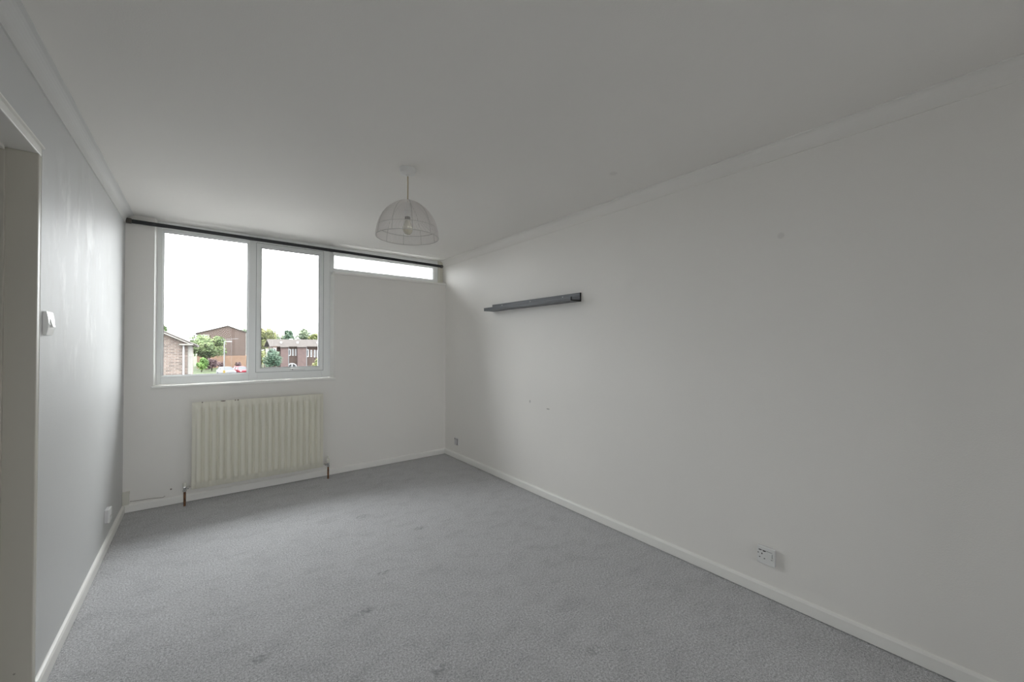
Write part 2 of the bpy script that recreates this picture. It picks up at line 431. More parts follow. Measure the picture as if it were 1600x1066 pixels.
part('gasket', ring(B(), -0.270, 0.332, 1.091, 2.330, [(0, YF+0.020), (0.003, YF+0.020), (0.003, YF+0.033), (0, YF+0.033)]), 'rubber', win)
part('glass_pane', box(B(), -0.275, 0.337, YF+0.030, YF+0.034, 1.086, 2.335), 'glass', win)
sash = part('opening_sash', ring(B(), 0.403, 1.0, 1.092, 2.341, [(0, YF-0.001), (0.003, YF-0.005), (0.030, YF-0.005), (0.042, YF+0.003), (0.042, YF+0.045), (0, YF+0.045)]), 'upvc', win)
part('gasket', ring(B(), 0.4445, 0.9585, 1.1335, 2.2995, [(0, YF+0.002), (0.0035, YF+0.002), (0.0035, YF+0.018), (0, YF+0.018)]), 'rubber', sash)
part('glass_pane', box(B(), 0.440, 0.963, YF+0.016, YF+0.020, 1.129, 2.304), 'glass', sash)
bm = B()
box(bm, 0.690, 0.745, YF-0.014, YF-0.004, 1.098, 1.122, 0.003)
box(bm, 0.700, 0.722, YF-0.030, YF-0.012, 1.101, 1.119, 0.003)
prism(bm, [(0.722, YF-0.036, 1.101), (0.722, YF-0.024, 1.101), (0.822, YF-0.030, 1.098), (0.822, YF-0.040, 1.098)], (0, 0, 0.015))
part('handle', bm, 'plastic', sash)
part('keyhole', lathe(B(), [(0.0045, 0), (0.0045, 0.002)], (0.711, YF-0.032, 1.110), 12, 'y'), 'dark', sash)
part('reveal_bead', box(B(), 1.0605, 1.0765, YF+0.004, YF+0.06, 1.013, LZ+0.030, 0.002), 'upvc', win)
part('reveal_back', box(B(), 1.0765, 1.0885, YF+0.010, YF+0.06, 1.013, LZ+0.030), 'upvc', win)
part('sash_gap_shade', ring(B(), 0.4005, 1.0025, 1.0895, 2.3435, [(0, YF-0.0012), (0.0028, YF-0.0012), (0.0028, YF+0.002), (0, YF+0.002)]), 'gap_shade', win)  # thin grey ring stands in for the shade between sash and frame
part('reveal_lining', prism(B(), [(1.0885, YF+0.010, 1.012), (1.0715, YF+0.004, 1.012), (1.0885, YW+0.001, 1.012)], (0, 0, LZ-1.012)), 'gloss_white', win)
part('reveal_lining', prism(B(), [(-0.3235, YF, 1.012), (-0.3125, YF, 1.012), (-0.3235, YW+0.001, 1.012)], (0, 0, ZC-1.0125)), 'gloss_white', win)
part('window_sill', box(B(), WX0-0.012, WX1+0.014, YW-0.018, YW, WZ0, 1.012, 0.004), 'gloss_white', win)
part('sill_board', box(B(), WX0+0.0005, WX1-0.0005, YW, YF+0.02, WZ0+0.0005, 1.012), 'gloss_white', win)

win2 = empty('window_2', (1.7, YF, LZ)); win2['kind'] = 'structure'
bm = B()
box(bm, 1.0605, 1.097, YF+0.001, YF+0.065, LZ+0.031, ZC, 0.004)
box(bm, 1.089, 1.097, YF+0.001, YF+0.065, LZ+0.024, LZ+0.04)
box(bm, 2.287, 2.337, YF, YF+0.065, LZ+0.025, ZC, 0.004)
box(bm, 1.097, 2.287, YF, YF+0.065, 2.334, ZC, 0.004)
box(bm, 1.097, 2.287, YF, YF+0.065, LZ+0.025, 2.168, 0.004)
part('frame', bm, 'upvc', win2)
part('glazing_bead', ring(B(), 1.097, 2.287, 2.168, 2.334, bead), 'upvc', win2)
part('glass_pane', box(B(), 1.105, 2.279, YF+0.030, YF+0.034, 2.176, 2.326), 'glass', win2)
bm = B()
box(bm, 2.337, 2.366, YF-0.014, YF+0.065, LZ+0.025, ZC, 0.003)
box(bm, 2.367, 2.4035, YF-0.006, YF+0.065, LZ+0.025, ZC, 0.003)
part('timber_post', bm, 'beige_trim', win2)
part('ledge', box(B(), WX1-0.006, XR-0.0005, YW-0.022, YF+0.06, LZ, LZ+0.024, 0.004), 'gloss_white', win2)

fill_win = empty('window_fill', ((rx0+rx1)/2, YB-0.1, rz0)); fill_win['kind'] = 'structure'  # unseen window added behind the camera to bring in fill light
bm = ring(B(), rx0, rx1, rz0, rz1, [(0, YB-0.14), (0.06, YB-0.14), (0.06, YB-0.08), (0, YB-0.08)])
box(bm, (rx0+rx1)/2-0.035, (rx0+rx1)/2+0.035, YB-0.14, YB-0.08, rz0+0.06, rz1-0.06)
part('frame', bm, 'upvc', fill_win)
for u, v in ((rx0+0.06, (rx0+rx1)/2-0.035), ((rx0+rx1)/2+0.035, rx1-0.06)):
    part('glass_pane', box(B(), u, v, YB-0.113, YB-0.109, rz0+0.06, rz1-0.06), 'glass', fill_win)
part('window_sill', box(B(), rx0-0.02, rx1+0.02, YB-0.08, YB+0.02, rz0-0.022, rz0-0.0005, 0.004), 'gloss_white', fill_win)

# ------------------------------------------------------------------ curtain rail
rail = thing('curtain_rail', 'long black curtain rail above the windows', 'curtain rail', (0.93, YW-0.04, 2.345))
a, b = Vector((-0.462, YW-0.028, 2.357)), Vector((2.322, YW-0.028, 2.331))
bm = B()
hh, dd = 0.0152, 0.009
loop = [a+Vector((0, -dd, -hh)), a+Vector((0, -dd, hh)), a+Vector((0, dd, hh)), a+Vector((0, dd, -hh))]
prism(bm, loop, b-a)
bmesh.ops.bevel(bm, geom=list(bm.edges), offset=0.003, segments=2, affect='EDGES', profile=0.5)
part('track', bm, 'black_rail', rail)
part('end_cap', box(B(), -0.498, -0.461, YW-0.046, YW-0.012, 2.338, 2.377, 0.006), 'rail_cap', rail)
part('end_cap', lathe(B(), [(0.014, -0.014), (0.021, -0.008), (0.021, 0.010), (0.012, 0.020)], (2.331, YW-0.028, 2.331), 20, 'x'), 'rail_cap', rail, True)
for x in (-0.43, 0.36, 1.075):
    z = 2.357-(x+0.462)/2.784*0.026
    part('bracket', box(B(), x-0.012, x+0.012, YW-0.021, YW+(0.0 if x < 0 else 0.079), z+0.006, z+0.013, 0.002), 'black_rail', rail)

# ------------------------------------------------------------------ radiator
RX0, RX1, RZ0, RZ1, RY = -0.070, 0.970, 0.118, 0.857, 4.352
rad = thing('radiator', 'cream ribbed panel radiator on the wall under the window', 'radiator', ((RX0+RX1)/2, RY+0.02, 0))
NF = 19
bm = B()
xs, nper = [], 10
inx0, inx1 = RX0+0.020, RX1-0.020
xs = [RX0, RX0+0.006]+[inx0+(inx1-inx0)*k/(NF*nper) for k in range(NF*nper+1)]+[RX1-0.006, RX1]
zs = [RZ0, RZ0+0.006, RZ0+0.045]+[RZ0+0.045+0.030*k/5 for k in range(1, 6)]+[RZ1-0.075, ]+[RZ1-0.075+0.030*k/5 for k in range(1, 6)]+[RZ1-0.006, RZ1]
def prof(x):
    if x <= inx0 or x >= inx1: return 0.0
    u = ((x-inx0)/(inx1-inx0)*NF) % 1.0
    s = lambda a, b, v: max(0, min(1, (v-a)/(b-a)))
    sm = lambda q: q*q*(3-2*q)
    return sm(s(0.04, 0.30, u))*(1-sm(s(0.72, 0.98, u)))
def zwin(z):
    q = max(0, min(1, min((z-RZ0-0.040)/0.030, (RZ1-0.040-z)/0.030)))
    return math.sqrt(max(0, 1-(1-q)**2))
grid = []
for z in zs:
    row = []
    for x in xs:
        edge = 0.005 if (x in (RX0, RX1) or z in (RZ0, RZ1)) else 0.0
        y = RY+0.014+edge-0.019*prof(x)*zwin(z)
        row.append(bm.verts.new((x, y, z)))
    grid.append(row)
for r0, r1 in zip(grid, grid[1:]):
    for k in range(len(xs)-1): bm.faces.new((r0[k], r0[k+1], r1[k+1], r1[k]))
per = [r[0] for r in grid]+grid[-1][1:]+[r[-1] for r in reversed(grid[:-1])]+list(reversed(grid[0][1:-1]))
back = [bm.verts.new((v.co.x, RY+0.036, v.co.z)) for v in per]
n = len(per)
for k in range(n): bm.faces.new((per[k], per[(k+1) % n], back[(k+1) % n], back[k]))
bm.faces.new(back)
part('panel', bm, 'radiator', rad, True)
part('top_seam', box(B(), RX0, RX1, RY+0.018, RY+0.030, RZ1-0.0005, RZ1+0.004, 0.0015), 'radiator', rad)
for x in (0.12, 0.78):
    part('wall_bracket', box(B(), x, x+0.04, RY+0.036, YW-0.0005, 0.20, 0.78, 0.002), 'radiator', rad)
def valve(x, side, tall):
    v = empty('valve', (0, 0, 0)); v.parent = rad; v.location = Vector((x, RY, 0.13))-rad.location
    py = RY-0.012
    zt = 0.147
    part('pipe', tube(B(), [(x, py, 0), (x, py, zt-0.012)], 0.0085, 12), 'copper', v, True)
    bm = B()
    lathe(bm, [(0.010, -0.028), (0.014, -0.026), (0.014, -0.012), (0.010, -0.010), (0.012, 0.004), (0.012, 0.014), (0.009, 0.018)], (x, py, zt), 6)
    tube(bm, [(x, py, zt), (x+side*0.02, py+0.006, zt), (x+side*0.032, RY+0.016, zt)], 0.008, 10)
    lathe(bm, [(0.012, -0.006), (0.012, 0.006)], (x+side*0.022, py+0.006, zt), 6, 'x')
    part('valve_body', bm, 'chrome', v, True)
    if tall:
        part('valve_head', lathe(B(), [(0.010, 0.016), (0.016, 0.020), (0.017, 0.046), (0.014, 0.052), (0.007, 0.054), (0.006, 0.082), (0.003, 0.085)], (x, py, zt), 16), 'ivory_plastic', v, True)
    else:
        part('valve_head', lathe(B(), [(0.010, 0.016), (0.014, 0.018), (0.013, 0.044), (0.009, 0.048)], (x, py, zt), 16), 'ivory_plastic', v, True)
valve(-0.112, 1, False)
valve(1.012, -1, True)

# ------------------------------------------------------------------ picture ledge shelf on the right wall
SY0, SY1, SZ = 2.186, 3.412, 1.704
shelf = thing('picture_ledge_shelf', 'charcoal picture ledge shelf mounted on the bare wall', 'shelf', (XR, (SY0+SY1)/2, SZ))
part('back_board', box(B(), XR-0.013, XR, SY0, SY1, SZ, SZ+0.072, 0.0015), 'shelf', shelf)
part('bottom_board', box(B(), XR-0.118, XR-0.013, SY0, SY1, SZ, SZ+0.010, 0.001), 'shelf', shelf)
part('front_lip', box(B(), XR-0.119, XR-0.108, SY0, SY1, SZ+0.010, SZ+0.032, 0.0015), 'shelf', shelf)
part('end_edge', prism(B(), [(XR, SY0, SZ), (XR-0.119, SY0, SZ), (XR-0.119, SY0, SZ+0.032), (XR-0.108, SY0, SZ+0.032), (XR-0.108, SY0, SZ+0.010),
                             (XR-0.013, SY0, SZ+0.010), (XR-0.013, SY0, SZ+0.072), (XR, SY0, SZ+0.072)], (0, -0.002, 0)), 'shelf_edge', shelf)
for y in (2.38, 2.80, 3.24):
    part('screw', lathe(B(), [(0.0055, 0), (0.0045, -0.002), (0.002, -0.0028)], (XR-0.013, y, SZ+0.052), 12, 'x'), 'plastic', shelf)

# ------------------------------------------------------------------ electrical plates
# single switched socket with two charging slots (right wall)
s = thing('wall_socket', 'white single wall socket with two dark charging slots, above the skirting', 'socket', (XR, 0.855, 0.18))
y0, y1, z0, z1 = 0.812, 0.898, 0.178, 0.270
xf = XR-0.022
part('back_box', box(B(), XR-0.014, XR, y0+0.001, y1-0.001, z0+0.001, z1-0.001, 0.003), 'grey_plastic', s)
part('face_plate', box(B(), xf, XR-0.014, y0, y1, z0, z1, 0.003), 'plastic', s)
def slot(y, z, w, h, mat='dark', nm='slot', d=0.0006): part(nm, box(B(), xf-d, xf+0.002, y-w/2, y+w/2, z-h/2, z+h/2), mat, s)
part('inset_line', box(B(), xf-0.0004, xf, y0+0.012, y1-0.012, z1-0.0205, z1-0.0185), 'mark_grey', s)
slot(0.882, 0.2495, 0.013, 0.005); slot(0.862, 0.2475, 0.013, 0.005)
slot(0.873, 0.2315, 0.0042, 0.0085); slot(0.891, 0.232, 0.006, 0.004); 
slot(0.884, 0.211, 0.0062, 0.0042); slot(0.861, 0.2085, 0.0062, 0.0042)
rk = box(B(), xf-0.004, xf+0.001, 0.826, 0.842, 0.217, 0.243, 0.0015)
part('rocker_switch', rk, 'plastic', s)
part('switch_shadow_gap', box(B(), xf-0.0005, xf, 0.8235, 0.8255, 0.221, 0.243), 'mark_grey', s)
slot(0.8265, 0.2125, 0.008, 0.003, 'mark_grey', 'off_mark')

# small plate by the far corner (right wall)
s2 = thing('aerial_socket', 'small white wall plate low in the far corner by the skirting', 'socket', (XR, 4.163, 0.165))
part('face_plate', box(B(), XR-0.012, XR, 4.118, 4.204, 0.162, 0.248, 0.003), 'grey_plastic', s2)
part('outlet', lathe(B(), [(0.007, -0.006), (0.005, -0.008), (0.002, -0.008)], (XR-0.008, 4.190, 0.236), 14, 'x'), 'dark', s2)
part('cover_strip', box(B(), XR-0.018, XR-0.011, 4.124, 4.148, 0.170, 0.240, 0.002), 'mark_grey', s2)
part('cover_face', box(B(), XR-0.020, XR-0.011, 4.130, 4.150, 0.176, 0.236, 0.002), 'grey_plastic', s2)

# light switch by the doorway (left wall), a plate with a bulged face
sw = thing('light_switch', 'white light switch with bulged face beside the doorway', 'switch', (XL, 2.43, 1.393))
y0, y1, z0, z1 = 2.386, 2.472, 1.392, 1.486
zc = (z0+z1)/2
bm = B()
prof_ = [(XL, z0)]
for k in range(13):
    u = -1+2*k/12
    prof_.append((XL+0.009+0.006*(1-u*u), zc+u*(z1-z0)/2))
prof_.append((XL, z1))
prism(bm, [(x, y0, z) for x, z in prof_], (0, y1-y0, 0))
part('face_plate', bm, 'plastic', sw)
part('rocker', prism(B(), [(XL+0.013, 2.411, zc-0.016), (XL+0.0225, 2.411, zc-0.014), (XL+0.0152, 2.411, zc+0.018), (XL+0.013, 2.411, zc+0.018)], (0, 0.034, 0)), 'plastic', sw)
for y in (2.396, 2.461):
    part('screw', lathe(B(), [(0.004, 0), (0.004, 0.002), (0.002, 0.0025)], (XL+0.0145, y, zc-0.004), 12, 'x'), 'chrome', sw)

# socket low on the left wall and junction box in the corner
s3 = thing('wall_socket', 'small white wall socket low on the wall opposite the shelf', 'socket', (XL, 3.77, 0.18))
yy0, yy1, zz0, zz1 = 3.700, 3.786, 0.182, 0.268
part('back_box', box(B(), XL, XL+0.016, yy0+0.001, yy1-0.001, zz0+0.001, zz1-0.001, 0.002), 'grey_plastic', s3)
part('face_plate', box(B(), XL+0.016, XL+0.025, yy0, yy1, zz0, zz1, 0.003), 'plastic', s3)
part('rocker_switch', box(B(), XL+0.024, XL+0.029, yy0+0.014, yy0+0.028, zz1-0.038, zz1-0.014, 0.0015), 'plastic', s3)
for dy, dz, w, h in ((0.05, 0.052, 0.004, 0.009), (0.039, 0.032, 0.007, 0.004), (0.061, 0.032, 0.007, 0.004)):
    part('slot', box(B(), XL+0.0245, XL+0.0256, yy0+dy-w/2, yy0+dy+w/2, zz0+dz-h/2, zz0+dz+h/2), 'dark', s3)
jb = thing('junction_box', 'white cable junction box above the skirting in the corner', 'cable box', (XL+0.03, YW, 0.068))
part('box_body', box(B(), XL+0.001, XL+0.040, YW-0.026, YW, 0.069, 0.150, 0.002), 'ivory_plastic', jb)
part('box_lid', box(B(), XL+0.0005, XL+0.044, YW-0.030, YW, 0.150, 0.172, 0.002), 'ivory_plastic', jb)
pts = [(XL+0.044, YW-0.006, 0.088), (XL+0.09, YW-0.006, 0.084), (XL+0.16, YW-0.005, 0.083), (XL+0.21, YW-0.005, 0.078), (XL+0.245, YW-0.005, 0.073), (XL+0.26, YW-0.004, 0.084)]
tag(finish('cable', tube(B(), pts, 0.0016, 6), 'cable', None, True), 'thin dark cable lying along the skirting top by the corner', 'cable')
tag(finish('wall_plug', lathe(B(), [(0.006, 0.0), (0.005, -0.003), (0.002, -0.0035)], (-0.205, YW, 0.130), 12, 'y'), 'cable', None), 'tiny dark wall plug in the wall beside the radiator', 'wall plug')

# ------------------------------------------------------------------ pendant lamp
LX, LY = 0.968, 2.268
lamp = thing('pendant_lamp', 'white wire dome pendant lamp hanging from the ceiling', 'lamp', (LX, LY, ZC))
part('ceiling_rose', lathe(B(), [(0.049, 0), (0.049, -0.010), (0.044, -0.030), (0.030, -0.036), (0.010, -0.038), (0.006, -0.046)], (LX, LY, ZC), 36), 'plastic', lamp, True)
part('cord', tube(B(), [(LX, LY, ZC-0.04), (LX+0.001, LY, 2.32), (LX, LY, 2.20)], 0.0038, 8), 'cord', lamp, True)
holder = part('lamp_holder', lathe(B(), [(0.008, 2.212), (0.014, 2.206), (0.016, 2.175), (0.023, 2.172), (0.023, 2.160), (0.018, 2.158), (0.018, 2.125), (0.014, 2.122)], (LX, LY, 0), 24), 'plastic', lamp, True)
part('holder_collar', lathe(B(), [(0.0155, 2.124), (0.0165, 2.120), (0.0165, 2.108), (0.013, 2.106)], (LX, LY, 0), 20), 'rail_cap', lamp, True)
part('bulb', lathe(B(), [(0.012, 2.108), (0.014, 2.098), (0.022, 2.080), (0.029, 2.060), (0.030, 2.048), (0.026, 2.032), (0.016, 2.020), (0.003, 2.016)], (LX, LY, 0), 24), 'bulb', lamp, True)
shade = empty('lamp_shade'); shade.parent = lamp
shade.location = (0, 0, 2.0-ZC)
PROF = [(0.0235, 0.2195), (0.050, 0.212), (0.078, 0.198), (0.104, 0.178), (0.128, 0.155), (0.147, 0.129), (0.161, 0.102), (0.171, 0.074), (0.178, 0.044), (0.182, 0.018), (0.183, 0.0)]
def circ(r, z, n=64): return [(LX+r*math.cos(2*math.pi*k/n), LY+r*math.sin(2*math.pi*k/n), 2.0+z) for k in range(n)]
part('rim_ring', tube(B(), circ(0.183, 0), 0.0021, 6, True), 'wire_rib', shade, True)
part('hoop', tube(B(), circ(0.1745, 0.055), 0.0018, 6, True), 'wire_rib', shade, True)
part('top_ring', tube(B(), circ(0.0235, 0.2195, 24), 0.002, 6, True), 'wire', shade, True)
def meridian(a, r, k=5, q=1.0):
    return tube(B(), [(LX+q*p*math.cos(a), LY+q*p*math.sin(a), 2.0+h) for p, h in PROF], r, k)
NR = 10
rib0 = None
for i in range(NR):
    if rib0 is None:
        rib0 = part('rib', meridian(math.radians(75), 0.0016, 6), 'wire_rib', shade, True)
    else:
        o = rib0.copy(); COL.objects.link(o); o.parent = shade; o.rotation_euler = (0, 0, 2*math.pi*i/NR)
bm = B()
NS = 190
for i in range(NS):
    a = 2*math.pi*(i+0.5)/NS
    lo = None
    for p, h in PROF:
        c0 = Vector((LX+p*math.cos(a), LY+p*math.sin(a), 2.0+h)); w = 0.0014
        u = Vector((-math.sin(a), math.cos(a), 0)); v = Vector((math.cos(a), math.sin(a), 0.4)).normalized()
        lp = [bm.verts.new(c0+u*w*math.cos(q)+v*w*math.sin(q)) for q in (0, 2.094, 4.189)]
        if lo:
            for k in range(3): bm.faces.new((lo[k], lo[(k+1) % 3], lp[(k+1) % 3], lp[k]))
        lo = lp
part('wire_strands', bm, 'wire', shade, False, 'stuff')

# ------------------------------------------------------------------ outdoors
GZ = -3.85                                   # street level below the room floor
struct('ground', box(B(), -250, 350, -250, 420, GZ-0.5, GZ), 'asphalt')
struct('lawn', box(B(), -60, 120, 92, 420, GZ, GZ+0.02), 'grass')

def V(px, py, y): return at(px, py, y)

# brick house with its gable just outside on the left
h = thing('brick_house', 'nearest brown brick house gable with white drainpipe', 'building', (-4.4, 24, GZ))
ex, ez, sl = -0.50, 1.42, 0.53
rx = -4.6; rz = ez+(ex-rx)*sl
lx = 2*rx-ex
part('wall', prism(B(), [(ex, 24, GZ), (ex, 24, ez-0.02), (rx, 24, rz-0.02), (lx, 24, ez-0.02), (lx, 24, GZ)], (0, 10, 0)), 'brick_brown', h)
part('roof', prism(B(), [(ex+0.30, 23.8, ez-0.06), (ex+0.30, 23.8, ez-0.18+0.02), (rx, 23.8, rz-0.10), (lx-0.3, 23.8, ez-0.26), (lx-0.3, 23.8, ez-0.06), (rx, 23.8, rz+0.10)], (0, 10.4, 0)), 'roof', h)
part('verge_board', prism(B(), [(ex+0.12, 23.74, ez-0.07), (ex+0.12, 23.74, ez+0.03-0.05), (rx, 23.74, rz+0.07), (rx, 23.74, rz-0.02)], (0, 0.06, 0)), 'verge', h)
part('soffit_box', box(B(), -0.86, -0.36, 23.70, 24.0, 1.36, 1.425, 0.01), 'verge', h)
part('drainpipe', tube(B(), [(-0.705, 23.93, GZ), (-0.705, 23.93, 1.37)], 0.035, 12), 'ext_white', h, True)
part('corner_pier', box(B(), ex-0.05, ex+0.11, 23.97, 24.4, GZ, 1.36, 0.02), 'cream', h)

# tall gabled house in the middle
Y0 = 115
ap, re_, le_ = V(356, 510, Y0), V(384, 520, Y0), V(308, 521, Y0)
h = thing('gabled_house', 'tall dark brick house with a gabled end beyond the street lamp', 'building', ((re_.x+le_.x)/2, Y0, GZ))
md = -1.07
part('wall', prism(B(), [(le_.x, Y0, md), (re_.x, Y0, md), tuple(re_), tuple(ap), tuple(le_)], (0, 12, 0)), 'brick_dark', h)
part('lower_wall', prism(B(), [(le_.x, Y0-0.15, GZ), (re_.x+0.6, Y0-0.15, GZ), (re_.x+0.6, Y0-0.15, md), (le_.x, Y0-0.15, md)], (0, 12, 0)), 'brick_orange', h)
part('roof', prism(B(), [(le_.x-0.3, Y0-0.2, le_.z-0.12), (ap.x, Y0-0.2, ap.z), (re_.x+0.3, Y0-0.2, re_.z-0.12), (re_.x+0.3, Y0-0.2, re_.z+0.08), (ap.x, Y0-0.2, ap.z+0.22), (le_.x-0.3, Y0-0.2, le_.z+0.08)], (0, 12.4, 0)), 'roof', h)
part('drainpipe', tube(B(), [(re_.x+0.12, Y0-0.08, -0.9), (re_.x+0.12, Y0-0.08, re_.z-0.1)], 0.13, 8), 'cream', h, True)
a, b = V(309.5, 523, Y0), V(327, 530, Y0)
part('cream_panel', box(B(), a.x, b.x, Y0-0.06, Y0, b.z, a.z), 'cream', h)
for p0, p1 in ((312, 317), (319, 324)):
    c0, c1 = V(p0, 524, Y0), V(p1, 529, Y0)
    w = part('window', ring(B(), c0.x, c1.x, c1.z, c0.z, [(0, Y0-0.12), (0.1, Y0-0.12), (0.1, Y0-0.06), (0, Y0-0.06)]), 'ext_white', h)
    part('pane', box(B(), c0.x+0.1, c1.x-0.1, Y0-0.09, Y0-0.07, c1.z+0.1, c0.z-0.1), 'ext_dark', w)

# terrace in the casement's view
Y0 = 76
h = thing('terraced_house', 'long terrace with red tile-hung bays and small white windows', 'building', (14, Y0, GZ))
zr, ze = 2.33, 1.12
xa, xb = V(421, 541, Y0).x, 24.0
part('wall', box(B(), xa+0.6, xb, Y0, Y0+7, GZ, ze+0.1), 'brick_dark', h)
part('roof', prism(B(), [(xa, Y0-0.5, ze-0.05), (xa, Y0-0.5, ze+0.08), (xa, Y0+3.4, zr+0.1), (xa, Y0+7.6, ze+0.08), (xa, Y0+7.6, ze-0.05), (xa, Y0+3.4, zr-0.05)], (xb-xa+0.3, 0, 0)), 'roof', h)
for p0, p1 in ((437.5, 449), (463.5, 477), (498, 511), (526, 540)):
    c0, c1 = V(p0, 543, Y0), V(p1, 543, Y0)
    part('bay', box(B(), c0.x, c1.x, Y0-0.9, Y0, GZ, ze-0.02), 'tile_red', h)
    part('bay_eave', prism(B(), [(c0.x-0.08, Y0-1.1, ze-0.12), (c0.x-0.08, Y0-1.1, ze-0.02), (c0.x-0.08, Y0-0.45, ze+0.2), (c0.x-0.08, Y0-0.45, ze-0.1)], (c1.x-c0.x+0.16, 0, 0)), 'roof', h)
    part('corner_pipe', tube(B(), [(c1.x+0.06, Y0-0.86, GZ), (c1.x+0.06, Y0-0.86, ze-0.1)], 0.05, 8), 'steel', h)
for p0, p1, q0, q1 in ((449.6, 454.2, 545.5, 556), (456.3, 458.6, 545.5, 556), (460.8, 463.0, 545.5, 556), (477.8, 482.3, 546, 558), (485, 487.4, 547, 558), (490.5, 492.8, 547, 558.5),
                       (494.6, 496.8, 547, 558.5), (512, 516, 546, 558), (519, 521.5, 546, 558), (541, 545.5, 546, 558)):
    c0, c1 = V(p0, q0, Y0), V(p1, q1, Y0)
    fwid = min(0.13, (c1.x-c0.x)*0.32)
    w = part('window', ring(B(), c0.x, c1.x, c1.z, c0.z, [(0, Y0-0.10), (fwid, Y0-0.10), (fwid, Y0), (0, Y0)]), 'ext_white', h)
    part('pane', box(B(), c0.x+fwid, c1.x-fwid, Y0-0.05, Y0-0.03, c1.z+fwid, c0.z-fwid), 'ext_dark', w)
for px in (438.5, 464, 495):
    c0 = V(px, 537, Y0+1.8); part('roof_vent', box(B(), c0.x-0.14, c0.x+0.14, Y0+1.1, Y0+1.5, zr-0.72, zr-0.32, 0.03), 'ext_white', h)
c0 = V(455, 530, Y0+3.4); part('chimney_cap', box(B(), c0.x-0.25, c0.x+0.25, Y0+3.2, Y0+3.7, zr, zr+0.22, 0.03), 'ext_white', h)
# arched white porch
c0, c1 = V(448.5, 567, Y0-0.2), V(464, 573, Y0-0.2)
cx, hw = (c0.x+c1.x)/2, (c1.x-c0.x)/2
pts = [(cx-hw, Y0-0.3, GZ), (cx-hw, Y0-0.3, c1.z)]+[(cx-hw*math.cos(k*math.pi/12), Y0-0.3, c1.z+0.62*math.sin(k*math.pi/12)) for k in range(1, 12)]+[(cx+hw, Y0-0.3, c1.z), (cx+hw, Y0-0.3, GZ)]
pts += [(cx+hw-0.18, Y0-0.3, GZ), (cx+hw-0.18, Y0-0.3, c1.z)]+[(cx+(hw-0.18)*math.cos(k*math.pi/12), Y0-0.3, c1.z+0.46*math.sin(k*math.pi/12)) for k in range(1, 12)]+[(cx-hw+0.18, Y0-0.3, c1.z), (cx-hw+0.18, Y0-0.3, GZ)]
part('porch_arch', prism(B(), pts, (0, 0.3, 0)), 'ext_white', h)
part('porch_mullion', box(B(), cx-0.08, cx+0.08, Y0-0.28, Y0-0.2, GZ, c1.z+0.44), 'ext_white', h)
part('porch_glass', box(B(), cx-hw+0.15, cx+hw-0.15, Y0-0.14, Y0-0.10, GZ, c1.z+0.25), 'ext_dark', h)
d0, d1 = V(425, 541, Y0), V(432, 549, Y0)
part('dormer', box(B(), d0.x, d1.x, Y0-0.6, Y0+0.2, GZ, d0.z), 'brick_dark', h)
w = part('window', ring(B(), d0.x+0.1, d1.x-0.1, d1.z, d0.z-0.3, [(0, Y0-0.68), (0.12, Y0-0.68), (0.12, Y0-0.6), (0, Y0-0.6)]), 'ext_white', h)
part('pane', box(B(), d0.x+0.22, d1.x-0.22, Y0-0.64, Y0-0.62, d1.z+0.12, d0.z-0.42), 'ext_dark', w)

# trees and shrubs
def crown_mesh(c, rad_, n, size, seed, lumps=14):
    rnd = random.Random(seed)
    bm = B()
    L = []
    for k in range(lumps):
        while True:
            q = Vector((rnd.uniform(-1, 1), rnd.uniform(-1, 1), rnd.uniform(-0.8, 1)))
            if 0.15 < q.length < 0.95: break
        L.append((q*0.72, rnd.uniform(0.28, 0.5)))
    for k in range(n):
        q, r = L[rnd.randrange(len(L))]
        d = Vector((rnd.gauss(0, 1), rnd.gauss(0, 1), rnd.gauss(0, 1))).normalized()*r*rnd.uniform(0.55, 1.08)
        p = q+d
        p = Vector((c[0]+p.x*rad_[0], c[1]+p.y*rad_[1], c[2]+p.z*rad_[2]))
        if p.z < GZ+0.05: p.z = GZ+0.05+rnd.uniform(0, 0.2)
        u = Vector((rnd.gauss(0, 1), rnd.gauss(0, 1), rnd.gauss(0, 1))).normalized()
        v = u.orthogonal().normalized(); s = size*rnd.uniform(0.6, 1.4)
        a0 = [bm.verts.new(p+u*s), bm.verts.new(p+v*s*0.55), bm.verts.new(p-u*s*0.8), bm.verts.new(p-v*s*0.55)]
        bm.faces.new(a0)
    return bm
def tree(name, label, cat, px, py, y, rpx, rpy, mat, n, seed, size=0.16, trunk=True, group=None):
    c = V(px, py, y); e = V(px+rpx, py, y); top = V(px, py-rpy, y)
    r = (abs(e.x-c.x), abs(e.x-c.x)*0.9, abs(top.z-c.z))
    o = thing(name, label, cat, (c.x, y, GZ), group)
    part('foliage', crown_mesh(c, r, n, size, seed), mat, o, False)
    rnd = random.Random(seed+99)
    tr_ = B()
    tw = 0.05*r[0]+0.03
    if trunk:
        tube(tr_, [(c.x, y, GZ), (c.x+0.1*r[0], y, (GZ+c.z)/2), (c.x, y, c.z+0.3*r[2])], [tw*1.2, tw*0.9, tw*0.4], 8)
    for k in range(5):
        a = 2*math.pi*k/5+rnd.uniform(-0.4, 0.4)
        zb = c.z-r[2]*0.6 if trunk else GZ
        tube(tr_, [(c.x, y, max(GZ, zb)), (c.x+0.35*r[0]*math.cos(a), y+0.35*r[1]*math.sin(a), c.z), (c.x+0.62*r[0]*math.cos(a), y+0.62*r[1]*math.sin(a), c.z+0.4*r[2])], [tw*0.5, tw*0.35, tw*0.12], 6)
    part('trunk' if trunk else 'stems', tr_, 'bark', o)
    return o
tree('broadleaf_tree', 'large spreading green tree in front of the gabled house', 'tree', 322, 541, 106, 38, 22, 'leaf_green', 5200, 1, 0.26)
